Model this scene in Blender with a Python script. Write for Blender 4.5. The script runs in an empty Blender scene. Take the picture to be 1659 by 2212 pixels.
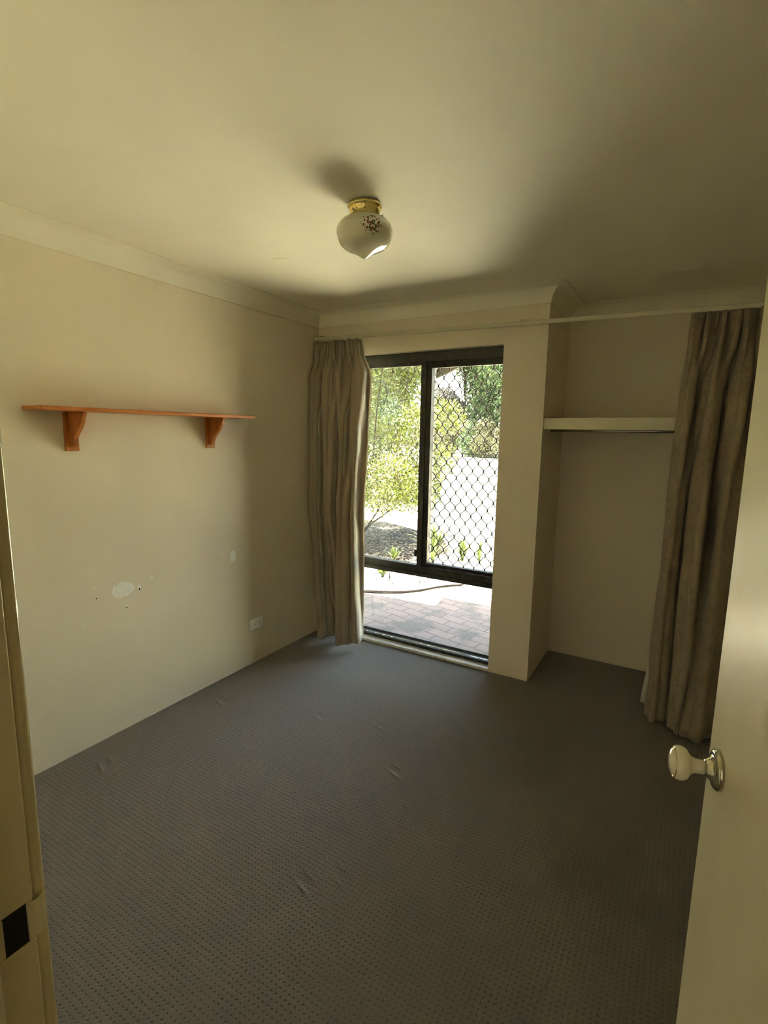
import bpy, bmesh, math, random
import numpy as np
from mathutils import Vector, Matrix
random.seed(7)
rng = np.random.default_rng(7)
sc = bpy.context.scene
COL = sc.collection

# ------------------------------------------------------------------ camera
W_PX, H_PX, F_PX = 1659, 2212, 1103.2
YAW, PITCH, ROLL = 0.5310, 0.1529, 0.0159
cam_d = bpy.data.cameras.new('camera')
cam = bpy.data.objects.new('camera', cam_d); COL.objects.link(cam)
F = Vector((-math.sin(YAW)*math.cos(PITCH), math.cos(YAW)*math.cos(PITCH), -math.sin(PITCH)))
R0 = Vector((math.cos(YAW), math.sin(YAW), 0)); U0 = R0.cross(F)
R = R0*math.cos(ROLL)+U0*math.sin(ROLL); U = -R0*math.sin(ROLL)+U0*math.cos(ROLL)
cam.matrix_world = Matrix(((R.x, U.x, -F.x, 2.4114), (R.y, U.y, -F.y, 0.0), (R.z, U.z, -F.z, 1.557), (0, 0, 0, 1)))
cam_d.sensor_fit = 'VERTICAL'; cam_d.sensor_height = 36.0; cam_d.lens = 36.0*F_PX/H_PX
cam_d.clip_start = 0.02; cam_d.clip_end = 300
sc.camera = cam

# ------------------------------------------------------------------ light
world = bpy.data.worlds.new('sky'); sc.world = world; world.use_nodes = True
wn = world.node_tree.nodes; wl = world.node_tree.links
bg = wn['Background']
sky = wn.new('ShaderNodeTexSky'); sky.sky_type = 'NISHITA'; sky.sun_disc = False
sky.sun_elevation = math.radians(78); sky.sun_rotation = math.radians(180); sky.air_density = 1.0; sky.dust_density = 2.0
tint = wn.new('ShaderNodeMix'); tint.data_type = 'RGBA'; tint.blend_type = 'MULTIPLY'; tint.inputs[0].default_value = 1.0; tint.inputs[7].default_value = (1.18, 1.0, 0.76, 1)   # thin warm haze
wl.new(sky.outputs['Color'], tint.inputs[6]); wl.new(tint.outputs[2], bg.inputs['Color']); bg.inputs['Strength'].default_value = 4.2
sun_d = bpy.data.lights.new('sun', 'SUN'); sun_d.energy = 86; sun_d.angle = math.radians(0.53); sun_d.color = (1.0, 0.94, 0.79)
sun = bpy.data.objects.new('sun', sun_d); COL.objects.link(sun)
sun_dir = Vector((0.02, 0.115, -1)).normalized()
sun.rotation_euler = sun_dir.to_track_quat('-Z', 'Y').to_euler(); sun.location = (0, 0, 12)
# daylight portal over the window opening: guides the sampling of the sky, gives off nothing itself
por_d = bpy.data.lights.new('window_portal', 'AREA'); por_d.shape = 'RECTANGLE'; por_d.size = 1.2; por_d.size_y = 2.1
por_d.cycles.is_portal = True
por = bpy.data.objects.new('window_portal', por_d); COL.objects.link(por)
por.location = (0.85, 3.40, 1.05); por.rotation_euler = (math.radians(-90), 0, 0)
hall_d = bpy.data.lights.new('hall_fill', 'AREA'); hall_d.shape = 'RECTANGLE'; hall_d.size = 1.3; hall_d.size_y = 1.9
hall_d.energy = 5; hall_d.color = (1.0, 0.93, 0.74)
hall = bpy.data.objects.new('hall_fill', hall_d); COL.objects.link(hall)   # added fill lamp behind the camera, brightens the room; no source seen
hall.location = (2.15, -1.22, 1.25); hall.rotation_euler = (math.radians(90), 0, 0)
sc.view_settings.view_transform = 'Standard'; sc.view_settings.look = 'None'
sc.view_settings.exposure = 0.0; sc.view_settings.gamma = 1.0; sc.view_settings.use_curve_mapping = False
sc.cycles.max_bounces = 14; sc.cycles.diffuse_bounces = 9; sc.cycles.transparent_max_bounces = 24
sc.cycles.use_denoising = True; sc.cycles.sample_clamp_indirect = 0.0
sc.cycles.filter_width = 1.1
sc.cycles.caustics_reflective = False; sc.cycles.caustics_refractive = False

# ------------------------------------------------------------------ helpers
def mat(name, color, rough=0.6, metal=0.0, **kw):
    m = bpy.data.materials.new(name); m.use_nodes = True
    b = m.node_tree.nodes['Principled BSDF']
    b.inputs['Base Color'].default_value = (*color, 1); b.inputs['Roughness'].default_value = rough
    b.inputs['Metallic'].default_value = metal
    for k, v in kw.items(): b.inputs[k.replace('_', ' ')].default_value = v
    return m
def N(m, t, **kw):
    n = m.node_tree.nodes.new(t)
    for k, v in kw.items():
        if hasattr(n, k): setattr(n, k, v)
        else: n.inputs[k.replace('_', ' ')].default_value = v
    return n
def L(m, a, b): m.node_tree.links.new(a, b)
def P(m): return m.node_tree.nodes['Principled BSDF']
def coords(m, kind='Object', scale=(1, 1, 1), rot=(0, 0, 0)):
    tc = N(m, 'ShaderNodeTexCoord'); mp = N(m, 'ShaderNodeMapping')
    mp.inputs['Scale'].default_value = scale; mp.inputs['Rotation'].default_value = rot
    L(m, tc.outputs[kind], mp.inputs['Vector']); return mp.outputs['Vector']
def noise_color(m, c1, c2, scale, detail=4, lo=0.35, hi=0.65, vec=None, out=None):
    n = N(m, 'ShaderNodeTexNoise', Scale=scale, Detail=detail)
    L(m, vec or coords(m), n.inputs['Vector'])
    r = N(m, 'ShaderNodeValToRGB'); r.color_ramp.elements[0].color = (*c1, 1); r.color_ramp.elements[1].color = (*c2, 1)
    r.color_ramp.elements[0].position = lo; r.color_ramp.elements[1].position = hi
    L(m, n.outputs['Fac'], r.inputs['Fac'])
    if out is None: L(m, r.outputs['Color'], P(m).inputs['Base Color'])
    return r.outputs['Color']
def bump(m, h, strength, dist=0.01):
    b = N(m, 'ShaderNodeBump'); b.inputs['Strength'].default_value = strength; b.inputs['Distance'].default_value = dist
    L(m, h, b.inputs['Height']); L(m, b.outputs['Normal'], P(m).inputs['Normal'])
def math_n(m, op, a, b=None):
    n = N(m, 'ShaderNodeMath', operation=op)
    for i, v in enumerate((a, b)):
        if v is None: continue
        if isinstance(v, (int, float)): n.inputs[i].default_value = v
        else: L(m, v, n.inputs[i])
    return n.outputs[0]
def mixc(m, fac, a, b):
    n = N(m, 'ShaderNodeMix', data_type='RGBA')
    for i, v in ((0, fac), (6, a), (7, b)):
        if isinstance(v, (int, float)): n.inputs[i].default_value = v
        elif isinstance(v, tuple): n.inputs[i].default_value = (*v, 1)
        else: L(m, v, n.inputs[i])
    return n.outputs[2]
def tag(o, label=None, cat=None, group=None, kind=None):
    if label: o['label'] = label
    if cat: o['category'] = cat
    if group: o['group'] = group
    if kind: o['kind'] = kind
    return o
def empty(name, loc=(0, 0, 0), rz=0, **kw):
    o = bpy.data.objects.new(name, None); COL.objects.link(o); o.location = loc; o.rotation_euler = (0, 0, rz)
    o.empty_display_size = 0.1
    return tag(o, **kw)
def mesh_obj(name, verts, faces, m, parent=None, smooth=False, bevel=0, solid=0, bseg=2, **kw):
    me = bpy.data.meshes.new(name); me.from_pydata([tuple(v) for v in verts], [], [tuple(f) for f in faces]); me.update()
    me.materials.append(m)
    o = bpy.data.objects.new(name, me); COL.objects.link(o)
    if parent: o.parent = parent
    if smooth: me.shade_smooth()
    if solid:
        md = o.modifiers.new('solid', 'SOLIDIFY'); md.thickness = solid; md.offset = 0
    if bevel:
        md = o.modifiers.new('bevel', 'BEVEL'); md.width = bevel; md.segments = bseg; md.limit_method = 'ANGLE'
    return tag(o, **kw)
class MB:
    def __init__(s): s.v = []; s.f = []
    def box(s, x0, y0, z0, x1, y1, z1):
        n = len(s.v)
        s.v += [(x0, y0, z0), (x1, y0, z0), (x1, y1, z0), (x0, y1, z0), (x0, y0, z1), (x1, y0, z1), (x1, y1, z1), (x0, y1, z1)]
        s.f += [tuple(n+i for i in q) for q in ((0, 3, 2, 1), (4, 5, 6, 7), (0, 1, 5, 4), (1, 2, 6, 5), (2, 3, 7, 6), (3, 0, 4, 7))]
        return s
    def prism(s, pts, axis, a, b):
        """extrude a closed 2-D outline along an axis from a to b"""
        n = len(s.v); k = len(pts)
        for h in (a, b):
            for (p, q) in pts:
                s.v.append({'x': (h, p, q), 'y': (p, h, q), 'z': (p, q, h)}[axis])
        s.f.append(tuple(range(n, n+k))); s.f.append(tuple(range(n+2*k-1, n+k-1, -1)))
        for i in range(k): j = (i+1) % k; s.f.append((n+i, n+k+i, n+k+j, n+j))
        return s
    def tube(s, pts, r, seg=10, caps=True, flat=1.0, up=(0, 0, 1)):
        n0 = len(s.v); pts = [Vector(p) for p in pts]; rr = r if isinstance(r, (list, tuple)) else [r]*len(pts)
        prev = None
        for i, p in enumerate(pts):
            t = (pts[min(i+1, len(pts)-1)]-pts[max(i-1, 0)]).normalized()
            if prev is None:
                a = Vector(up) if abs(t.dot(Vector(up))) < 0.95 else Vector((1, 0, 0))
                prev = t.cross(a).normalized()
            nrm = (prev-t*prev.dot(t)).normalized(); prev = nrm; bi = t.cross(nrm)
            for k in range(seg):
                an = 2*math.pi*k/seg
                s.v.append(tuple(p+nrm*math.cos(an)*rr[i]+bi*math.sin(an)*rr[i]*flat))
        for i in range(len(pts)-1):
            for k in range(seg):
                a = n0+i*seg+k; b = n0+i*seg+(k+1) % seg
                s.f.append((a, b, b+seg, a+seg))
        if caps: s.f.append(tuple(n0+k for k in range(seg))[::-1]); s.f.append(tuple(n0+(len(pts)-1)*seg+k for k in range(seg)))
        return s
    def lathe(s, prof, seg=48, M=Matrix.Identity(4)):
        n0 = len(s.v)
        for (r, z) in prof:
            for k in range(seg):
                a = 2*math.pi*k/seg
                s.v.append(tuple(M @ Vector((max(r, 1e-5)*math.cos(a), max(r, 1e-5)*math.sin(a), z))))
        for i in range(len(prof)-1):
            for k in range(seg):
                a = n0+i*seg+k; b = n0+i*seg+(k+1) % seg
                s.f.append((a, b, b+seg, a+seg))
        return s
    def build(s, name, m, parent=None, **kw):
        o = mesh_obj(name, s.v, s.f, m, parent, **kw)
        bm = bmesh.new(); bm.from_mesh(o.data); bmesh.ops.recalc_face_normals(bm, faces=bm.faces); bm.to_mesh(o.data); bm.free()
        return o
def catmull(pts, n):
    pts = np.array(pts, float); k = len(pts); out = []
    for t in np.linspace(0, k-1, n):
        i = min(int(t), k-2); u = t-i
        p0, p1, p2, p3 = pts[max(i-1, 0)], pts[i], pts[i+1], pts[min(i+2, k-1)]
        out.append(0.5*((2*p1)+(-p0+p2)*u+(2*p0-5*p1+4*p2-p3)*u*u+(-p0+3*p1-3*p2+p3)*u**3))
    return np.array(out)

# ------------------------------------------------------------------ materials
M = {}
def wall_mat(name, c, bumpy=0.12):
    m = mat(name, c, 0.62); m.node_tree.nodes['Principled BSDF'].inputs['Specular IOR Level'].default_value = 0.3
    v = coords(m)
    noise_color(m, tuple(x*0.965 for x in c), tuple(min(1, x*1.03) for x in c), 2.3, 5, 0.3, 0.7, v)
    n = N(m, 'ShaderNodeTexNoise', Scale=170, Detail=3); L(m, v, n.inputs['Vector'])
    n2 = N(m, 'ShaderNodeTexNoise', Scale=14, Detail=4); L(m, v, n2.inputs['Vector'])
    bump(m, math_n(m, 'ADD', math_n(m, 'MULTIPLY', n.outputs['Fac'], 0.25), n2.outputs['Fac']), bumpy, 0.006)
    return m
M['wall'] = wall_mat('cream_wall_paint', (0.79, 0.72, 0.58), 0.16)
M['ceiling'] = wall_mat('ceiling_paint', (0.83, 0.80, 0.68), 0.05)
M['cornice'] = wall_mat('cornice_paint', (0.84, 0.81, 0.69), 0.03)
M['gloss'] = mat('gloss_door_paint', (0.66, 0.60, 0.42), 0.33)
v = coords(M['gloss'], scale=(1, 1, 1))
noise_color(M['gloss'], (0.63, 0.57, 0.395), (0.68, 0.62, 0.44), 5, 5, 0.3, 0.7, v)
nn = N(M['gloss'], 'ShaderNodeTexNoise', Scale=9, Detail=6); L(M['gloss'], v, nn.inputs['Vector'])
rr_ = N(M['gloss'], 'ShaderNodeMapRange'); rr_.inputs['To Min'].default_value = 0.26; rr_.inputs['To Max'].default_value = 0.46
L(M['gloss'], nn.outputs['Fac'], rr_.inputs['Value']); L(M['gloss'], rr_.outputs[0], P(M['gloss']).inputs['Roughness'])
n2_ = N(M['gloss'], 'ShaderNodeTexNoise', Scale=35, Detail=2); L(M['gloss'], v, n2_.inputs['Vector']); bump(M['gloss'], n2_.outputs['Fac'], 0.05, 0.004)
M['trimp'] = mat('trim_paint', (0.56, 0.49, 0.30), 0.22, Coat_Weight=0.4)
M['plaster'] = mat('bare_plaster', (0.93, 0.93, 0.88), 0.9); noise_color(M['plaster'], (0.86, 0.86, 0.80), (0.97, 0.97, 0.93), 60, 4)
M['hole'] = mat('hole_shade_black', (0.01, 0.009, 0.006), 0.9)  # near-black, stands in for the shade inside holes
M['white_plastic'] = mat('white_plastic', (0.92, 0.92, 0.90), 0.3)
M['white_enamel'] = mat('white_rail_enamel', (0.66, 0.62, 0.47), 0.4)
M['shelfwhite'] = mat('shelf_paint', (0.70, 0.66, 0.48), 0.45)
M['bronze'] = mat('bronze_aluminium', (0.035, 0.032, 0.026), 0.55, 0.1); noise_color(M['bronze'], (0.028, 0.026, 0.021), (0.055, 0.05, 0.04), 25, 5)
M['grille'] = mat('grille_metal', (0.05, 0.045, 0.042), 0.5, 0.2)
M['alu'] = mat('silver_metal', (0.6, 0.58, 0.5), 0.25, 1.0)
M['chrome'] = mat('polished_metal', (0.62, 0.58, 0.44), 0.12, 1.0)
M['brass'] = mat('polished_brass', (0.86, 0.70, 0.30), 0.13, 1.0)
M['sill'] = mat('sill_paint', (0.72, 0.70, 0.64), 0.5); noise_color(M['sill'], (0.5, 0.48, 0.43), (0.75, 0.73, 0.67), 18, 5, 0.3, 0.55)
M['porcelain'] = mat('ivory_porcelain', (0.74, 0.69, 0.52), 0.14, 0.0, Coat_Weight=0.5)
# opal glass lamp shade with a printed rose posy
m = M['opal'] = mat('opal_glass', (0.66, 0.63, 0.50), 0.07, 0.0, Coat_Weight=0.6)
P(m).inputs['Subsurface Weight'].default_value = 0.25; P(m).inputs['Subsurface Radius'].default_value = (0.03, 0.03, 0.02); P(m).inputs['Subsurface Scale'].default_value = 1.0
tc = N(m, 'ShaderNodeTexCoord')
def posy(cx, cy, cz, rad):
    d = N(m, 'ShaderNodeVectorMath', operation='DISTANCE'); L(m, tc.outputs['Object'], d.inputs[0]); d.inputs[1].default_value = (cx, cy, cz)
    f = N(m, 'ShaderNodeMapRange'); f.inputs['From Min'].default_value = rad*0.45; f.inputs['From Max'].default_value = rad; f.inputs['To Min'].default_value = 0.62; f.inputs['To Max'].default_value = 0.0
    L(m, d.outputs['Value'], f.inputs['Value']); return f.outputs[0]
vor = N(m, 'ShaderNodeTexVoronoi', Scale=135); L(m, tc.outputs['Object'], vor.inputs['Vector'])
nz = N(m, 'ShaderNodeTexNoise', Scale=130, Detail=3); L(m, tc.outputs['Object'], nz.inputs['Vector'])
spots = math_n(m, 'ADD', vor.outputs['Distance'], math_n(m, 'MULTIPLY', nz.outputs['Fac'], 0.15))
def posy_mask(c, rad): return math_n(m, 'LESS_THAN', spots, posy(*c, rad))
cr = N(m, 'ShaderNodeValToRGB'); cr.color_ramp.interpolation = 'CONSTANT'
for pos, c in ((0.35, (0.05, 0.07, 0.02)), (0.55, (0.16, 0.045, 0.02)), (0.8, (0.35, 0.09, 0.06))):
    e = cr.color_ramp.elements.new(pos); e.color = (*c, 1)
cr.color_ramp.elements[0].color = (0.22, 0.07, 0.035, 1); cr.color_ramp.elements[-1].color = (0.42, 0.2, 0.13, 1)
sp = N(m, 'ShaderNodeSeparateColor'); L(m, vor.outputs['Color'], sp.inputs[0]); L(m, sp.outputs[0], cr.inputs['Fac'])
base = (0.66, 0.63, 0.50)
dv = Vector((0.749, -0.68)).normalized()
c1 = mixc(m, posy_mask((dv.x*0.104, dv.y*0.104, -0.102), 0.054), base, cr.outputs['Color'])
dv2 = Vector((-0.75, -0.66)).normalized()
c2 = mixc(m, posy_mask((dv2.x*0.085, dv2.y*0.085, -0.065), 0.014), c1, (0.2, 0.26, 0.12))
dv3 = Vector((-0.6, 0.8)).normalized()
c3 = mixc(m, posy_mask((dv3.x*0.096, dv3.y*0.096, -0.088), 0.036), c2, cr.outputs['Color'])
L(m, c3, P(m).inputs['Base Color'])
# timber
def wood(name, c1, c2, sc_):
    m = mat(name, c1, 0.38); v = coords(m, scale=sc_)
    w = N(m, 'ShaderNodeTexNoise', Scale=6, Detail=6, Distortion=0.8); L(m, v, w.inputs['Vector'])
    r = N(m, 'ShaderNodeValToRGB'); r.color_ramp.elements[0].color = (*c1, 1); r.color_ramp.elements[1].color = (*c2, 1)
    r.color_ramp.elements[0].position = 0.36; r.color_ramp.elements[1].position = 0.66
    L(m, w.outputs['Fac'], r.inputs['Fac']); L(m, r.outputs['Color'], P(m).inputs['Base Color']); bump(m, w.outputs['Fac'], 0.06, 0.003)
    return m
M['wood'] = wood('orange_pine_board', (0.42, 0.13, 0.022), (0.62, 0.24, 0.05), (14, 1.2, 14))
M['woodv'] = wood('orange_pine_bracket', (0.36, 0.11, 0.02), (0.56, 0.21, 0.045), (14, 14, 1.5))
# carpet
m = M['carpet'] = mat('pin_dot_carpet', (0.12, 0.105, 0.09), 0.95); P(m).inputs['Specular IOR Level'].default_value = 0.15
P(m).inputs['Sheen Weight'].default_value = 0.25; P(m).inputs['Sheen Roughness'].default_value = 0.45
v = coords(m)
wob = N(m, 'ShaderNodeTexNoise', Scale=70, Detail=2); L(m, v, wob.inputs['Vector'])
vm = N(m, 'ShaderNodeVectorMath', operation='MULTIPLY_ADD'); L(m, wob.outputs['Color'], vm.inputs[0]); vm.inputs[1].default_value = (0.009,)*3; L(m, v, vm.inputs[2])
s2 = N(m, 'ShaderNodeSeparateXYZ'); L(m, vm.outputs[0], s2.inputs[0])
def cell(o, per): return math_n(m, 'SUBTRACT', math_n(m, 'FRACT', math_n(m, 'DIVIDE', math_n(m, 'ADD', o, 20*per), per)), 0.5)
cx_, cy_ = cell(s2.outputs[0], 0.0167), cell(s2.outputs[1], 0.0172)
d2 = math_n(m, 'SQRT', math_n(m, 'ADD', math_n(m, 'MULTIPLY', cx_, cx_), math_n(m, 'MULTIPLY', cy_, cy_)))
dot = N(m, 'ShaderNodeMapRange', interpolation_type='SMOOTHSTEP'); dot.inputs['From Min'].default_value = 0.06; dot.inputs['From Max'].default_value = 0.30
L(m, d2, dot.inputs['Value'])
fz = N(m, 'ShaderNodeTexNoise', Scale=300, Detail=2); L(m, v, fz.inputs['Vector'])
lg = N(m, 'ShaderNodeTexNoise', Scale=1.6, Detail=3); L(m, v, lg.inputs['Vector'])
pile = mixc(m, lg.outputs['Fac'], (0.195, 0.172, 0.143), (0.225, 0.200, 0.168))
pile2 = mixc(m, fz.outputs['Fac'], mixc(m, 0.6, pile, (0.03, 0.027, 0.022)), mixc(m, 0.25, pile, (0.45, 0.41, 0.36)))
L(m, mixc(m, dot.outputs[0], (0.122, 0.106, 0.086), pile2), P(m).inputs['Base Color'])
# dents the bed legs left
sep = N(m, 'ShaderNodeSeparateXYZ'); L(m, v, sep.inputs[0])
dent = None
for (dx, dy) in ((0.20, 1.93), (0.19, 1.235), (1.375, 1.912), (1.40, 1.225), (1.49, 1.31), (0.79, 2.10), (1.12, 2.20)):
    for (ox, oy, amp, wx, wy) in ((0, 0, -1.0, 0.035, 0.022), (0.004, -0.026, 1.1, 0.036, 0.008), (-0.012, 0.024, 0.6, 0.030, 0.008)):
        k = amp*(0.45 if dx in (0.79, 1.12, 1.49) else 1.0)
        ax = math_n(m, 'DIVIDE', math_n(m, 'SUBTRACT', sep.outputs[0], dx+ox), wx)
        ay = math_n(m, 'DIVIDE', math_n(m, 'SUBTRACT', math_n(m, 'ADD', sep.outputs[1], math_n(m, 'MULTIPLY', sep.outputs[0], 0.35)), dy+oy+0.35*dx), wy)
        q = math_n(m, 'ADD', math_n(m, 'MULTIPLY', ax, ax), math_n(m, 'MULTIPLY', ay, ay))
        g = math_n(m, 'MULTIPLY', math_n(m, 'POWER', 2.718, math_n(m, 'MULTIPLY', q, -1.0)), k)
        dent = g if dent is None else math_n(m, 'ADD', dent, g)
hh = math_n(m, 'ADD', math_n(m, 'MULTIPLY', dot.outputs[0], 0.55), math_n(m, 'MULTIPLY', fz.outputs['Fac'], 0.45))
bump(m, math_n(m, 'ADD', hh, math_n(m, 'MULTIPLY', dent, 1.6)), 0.8, 0.0045)
# fabrics
def fabric(name, c, trans_c, trans, damask):
    m = mat(name, c, 0.75); P(m).inputs['Sheen Weight'].default_value = 0.3
    v = coords(m); n1 = N(m, 'ShaderNodeTexVoronoi', Scale=17, feature='DISTANCE_TO_EDGE')
    w = N(m, 'ShaderNodeTexNoise', Scale=22, Detail=3, Distortion=1.5); L(m, v, w.inputs['Vector'])
    r = N(m, 'ShaderNodeMapRange', interpolation_type='SMOOTHSTEP'); r.inputs['From Min'].default_value = 0.50; r.inputs['From Max'].default_value = 0.60
    L(m, w.outputs['Fac'], r.inputs['Value'])
    colr = mixc(m, math_n(m, 'MULTIPLY', r.outputs[0], damask), c, tuple(x*0.62 for x in c))
    L(m, colr, P(m).inputs['Base Color'])
    rg = math_n(m, 'SUBTRACT', 0.72, math_n(m, 'MULTIPLY', r.outputs[0], 0.2*min(1, damask*2))); L(m, rg, P(m).inputs['Roughness'])
    th = N(m, 'ShaderNodeTexNoise', Scale=9, Detail=4); L(m, v, th.inputs['Vector']); bump(m, th.outputs['Fac'], 0.25, 0.02)
    t = N(m, 'ShaderNodeBsdfTranslucent'); t.inputs['Color'].default_value = (*trans_c, 1)
    mx = N(m, 'ShaderNodeMixShader'); mx.inputs[0].default_value = trans
    out = m.node_tree.nodes['Material Output']
    L(m, P(m).outputs[0], mx.inputs[1]); L(m, t.outputs[0], mx.inputs[2]); L(m, mx.outputs[0], out.inputs['Surface'])
    return m
M['curtain'] = fabric('taupe_curtain_cloth', (0.42, 0.355, 0.265), (0.85, 0.6, 0.30), 0.16, 0.25)
M['curtain2'] = fabric('brown_damask_cloth', (0.34, 0.275, 0.185), (0.7, 0.5, 0.3), 0.05, 0.5)
M['lining'] = fabric('white_lining_cloth', (0.72, 0.70, 0.60), (0.85, 0.8, 0.65), 0.25, 0.0)
# glass
m = M['glass'] = bpy.data.materials.new('window_glass'); m.use_nodes = True; m.node_tree.nodes.clear()
o_ = N(m, 'ShaderNodeOutputMaterial'); t_ = N(m, 'ShaderNodeBsdfTransparent'); g_ = N(m, 'ShaderNodeBsdfGlossy'); g_.inputs['Roughness'].default_value = 0.0
t_.inputs['Color'].default_value = (0.97, 0.98, 0.97, 1)
fr_ = N(m, 'ShaderNodeFresnel'); fr_.inputs['IOR'].default_value = 1.45; mx_ = N(m, 'ShaderNodeMixShader')
L(m, fr_.outputs[0], mx_.inputs[0]); L(m, t_.outputs[0], mx_.inputs[1]); L(m, g_.outputs[0], mx_.inputs[2]); L(m, mx_.outputs[0], o_.inputs[0])
# outdoors
def leafmat(name, cols, trans=0.25, rough=0.45):
    m = mat(name, cols[0], rough); P(m).inputs['Specular IOR Level'].default_value = 0.35
    gi = N(m, 'ShaderNodeNewGeometry'); r = N(m, 'ShaderNodeValToRGB')
    while len(r.color_ramp.elements) < len(cols): r.color_ramp.elements.new(0.5)
    for i, c in enumerate(cols):
        r.color_ramp.elements[i].position = i/(len(cols)-1); r.color_ramp.elements[i].color = (*c, 1)
    L(m, gi.outputs['Random Per Island'], r.inputs['Fac']); L(m, r.outputs['Color'], P(m).inputs['Base Color'])
    t = N(m, 'ShaderNodeBsdfTranslucent'); L(m, r.outputs['Color'], t.inputs['Color'])
    mx = N(m, 'ShaderNodeMixShader'); mx.inputs[0].default_value = trans
    out = m.node_tree.nodes['Material Output']
    L(m, P(m).outputs[0], mx.inputs[1]); L(m, t.outputs[0], mx.inputs[2]); L(m, mx.outputs[0], out.inputs['Surface'])
    return m
M['leaf'] = leafmat('shrub_leaf', [(0.026, 0.038, 0.005), (0.065, 0.090, 0.008), (0.10, 0.135, 0.010), (0.06, 0.047, 0.027), (0.085, 0.112, 0.012), (0.26, 0.25, 0.18)], 0.4)
M['leaf_far'] = leafmat('far_leaf', [(0.056, 0.084, 0.044), (0.072, 0.108, 0.048), (0.092, 0.128, 0.056)], 0.3)
M['leaf_grey'] = leafmat('grey_leaf', [(0.068, 0.068, 0.068), (0.088, 0.088, 0.082), (0.12, 0.112, 0.104)], 0.3)
M['leaf_bright'] = leafmat('bright_leaf', [(0.035, 0.055, 0.004), (0.055, 0.085, 0.004)], 0.4)
M['drygrass'] = leafmat('dry_shrub_leaf', [(0.056, 0.052, 0.024), (0.09, 0.08, 0.044), (0.048, 0.064, 0.02), (0.13, 0.116, 0.08)], 0.2)
M['strap'] = leafmat('strap_leaf', [(0.035, 0.055, 0.010), (0.065, 0.09, 0.02)], 0.3)
M['litter'] = leafmat('dry_leaf', [(0.02, 0.011, 0.003), (0.012, 0.007, 0.004), (0.035, 0.019, 0.006)], 0.1)
M['bark'] = mat('bark', (0.014, 0.011, 0.008), 0.95, Specular_IOR_Level=0.1)
M['soil'] = mat('sandy_ground', (0.6, 0.55, 0.42), 0.95, Specular_IOR_Level=0.05)
noise_color(M['soil'], (0.74, 0.74, 0.52), (0.84, 0.80, 0.62), 1.3, 6, 0.4, 0.6)
M['bed'] = mat('mulched_soil', (0.2, 0.18, 0.15), 0.95, Specular_IOR_Level=0.05); noise_color(M['bed'], (0.42, 0.39, 0.32), (0.80, 0.76, 0.62), 14, 8, 0.30, 0.42)
M['fence'] = mat('weathered_fence', (0.07, 0.065, 0.06), 0.9, Specular_IOR_Level=0.05)
M['shade_litter'] = mat('painted_shade_litter', (0.05, 0.045, 0.04), 0.95, Specular_IOR_Level=0.05); noise_color(M['shade_litter'], (0.009, 0.008, 0.006), (0.16, 0.14, 0.105), 26, 8, 0.46, 0.66)  # shrub's shade painted dark into the ground colour, with paler litter flecks
M['lawn'] = mat('dry_lawn', (0.4, 0.4, 0.25), 0.95, Specular_IOR_Level=0.05); noise_color(M['lawn'], (0.34, 0.36, 0.20), (0.46, 0.44, 0.30), 3, 6, 0.4, 0.6)
M['grass'] = leafmat('grass_blade', [(0.06, 0.085, 0.012), (0.10, 0.125, 0.02), (0.14, 0.14, 0.04)], 0.3)
M['hose'] = mat('brown_edging', (0.006, 0.004, 0.003), 0.6, Specular_IOR_Level=0.05)
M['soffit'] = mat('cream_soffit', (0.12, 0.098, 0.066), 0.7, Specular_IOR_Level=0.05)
M['fascia'] = mat('brown_fascia', (0.007, 0.0055, 0.0045), 0.6, Specular_IOR_Level=0.05)
M['brick'] = mat('outer_brick', (0.45, 0.33, 0.24), 0.9)
m = M['paver'] = mat('brick_paver', (0.3, 0.28, 0.27), 0.85, Specular_IOR_Level=0.05)
v = coords(m, rot=(0, 0, math.radians(12)))
bk = N(m, 'ShaderNodeTexBrick'); bk.offset = 0.5
for k_, v_ in (('Scale', 1.0), ('Mortar Size', 0.006), ('Mortar Smooth', 0.3), ('Bias', 0.0), ('Brick Width', 0.235), ('Row Height', 0.118)): bk.inputs[k_].default_value = v_
bk.inputs['Color1'].default_value = (0.135, 0.108, 0.098, 1); bk.inputs['Color2'].default_value = (0.098, 0.088, 0.084, 1); bk.inputs['Mortar'].default_value = (0.030, 0.028, 0.026, 1)
dn = N(m, 'ShaderNodeTexNoise', Scale=5, Detail=3); L(m, v, dn.inputs['Vector'])
va = N(m, 'ShaderNodeVectorMath', operation='MULTIPLY_ADD'); L(m, dn.outputs['Color'], va.inputs[0]); va.inputs[1].default_value = (0.025,)*3; L(m, v, va.inputs[2]); L(m, va.outputs[0], bk.inputs['Vector'])
st = N(m, 'ShaderNodeTexNoise', Scale=3.5, Detail=6); L(m, v, st.inputs['Vector'])
sr = N(m, 'ShaderNodeMapRange'); sr.inputs['From Min'].default_value = 0.52; sr.inputs['From Max'].default_value = 0.62; sr.inputs['To Max'].default_value = 0.92; L(m, st.outputs['Fac'], sr.inputs['Value'])
s3 = N(m, 'ShaderNodeTexNoise', Scale=40, Detail=5); L(m, v, s3.inputs['Vector'])
ca = mixc(m, sr.outputs[0], bk.outputs['Color'], (0.050, 0.054, 0.050))
L(m, mixc(m, math_n(m, 'MULTIPLY', s3.outputs['Fac'], 0.5), ca, (0.17, 0.155, 0.15)), P(m).inputs['Base Color'])
bump(m, bk.outputs['Fac'], -0.4, 0.01)

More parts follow.
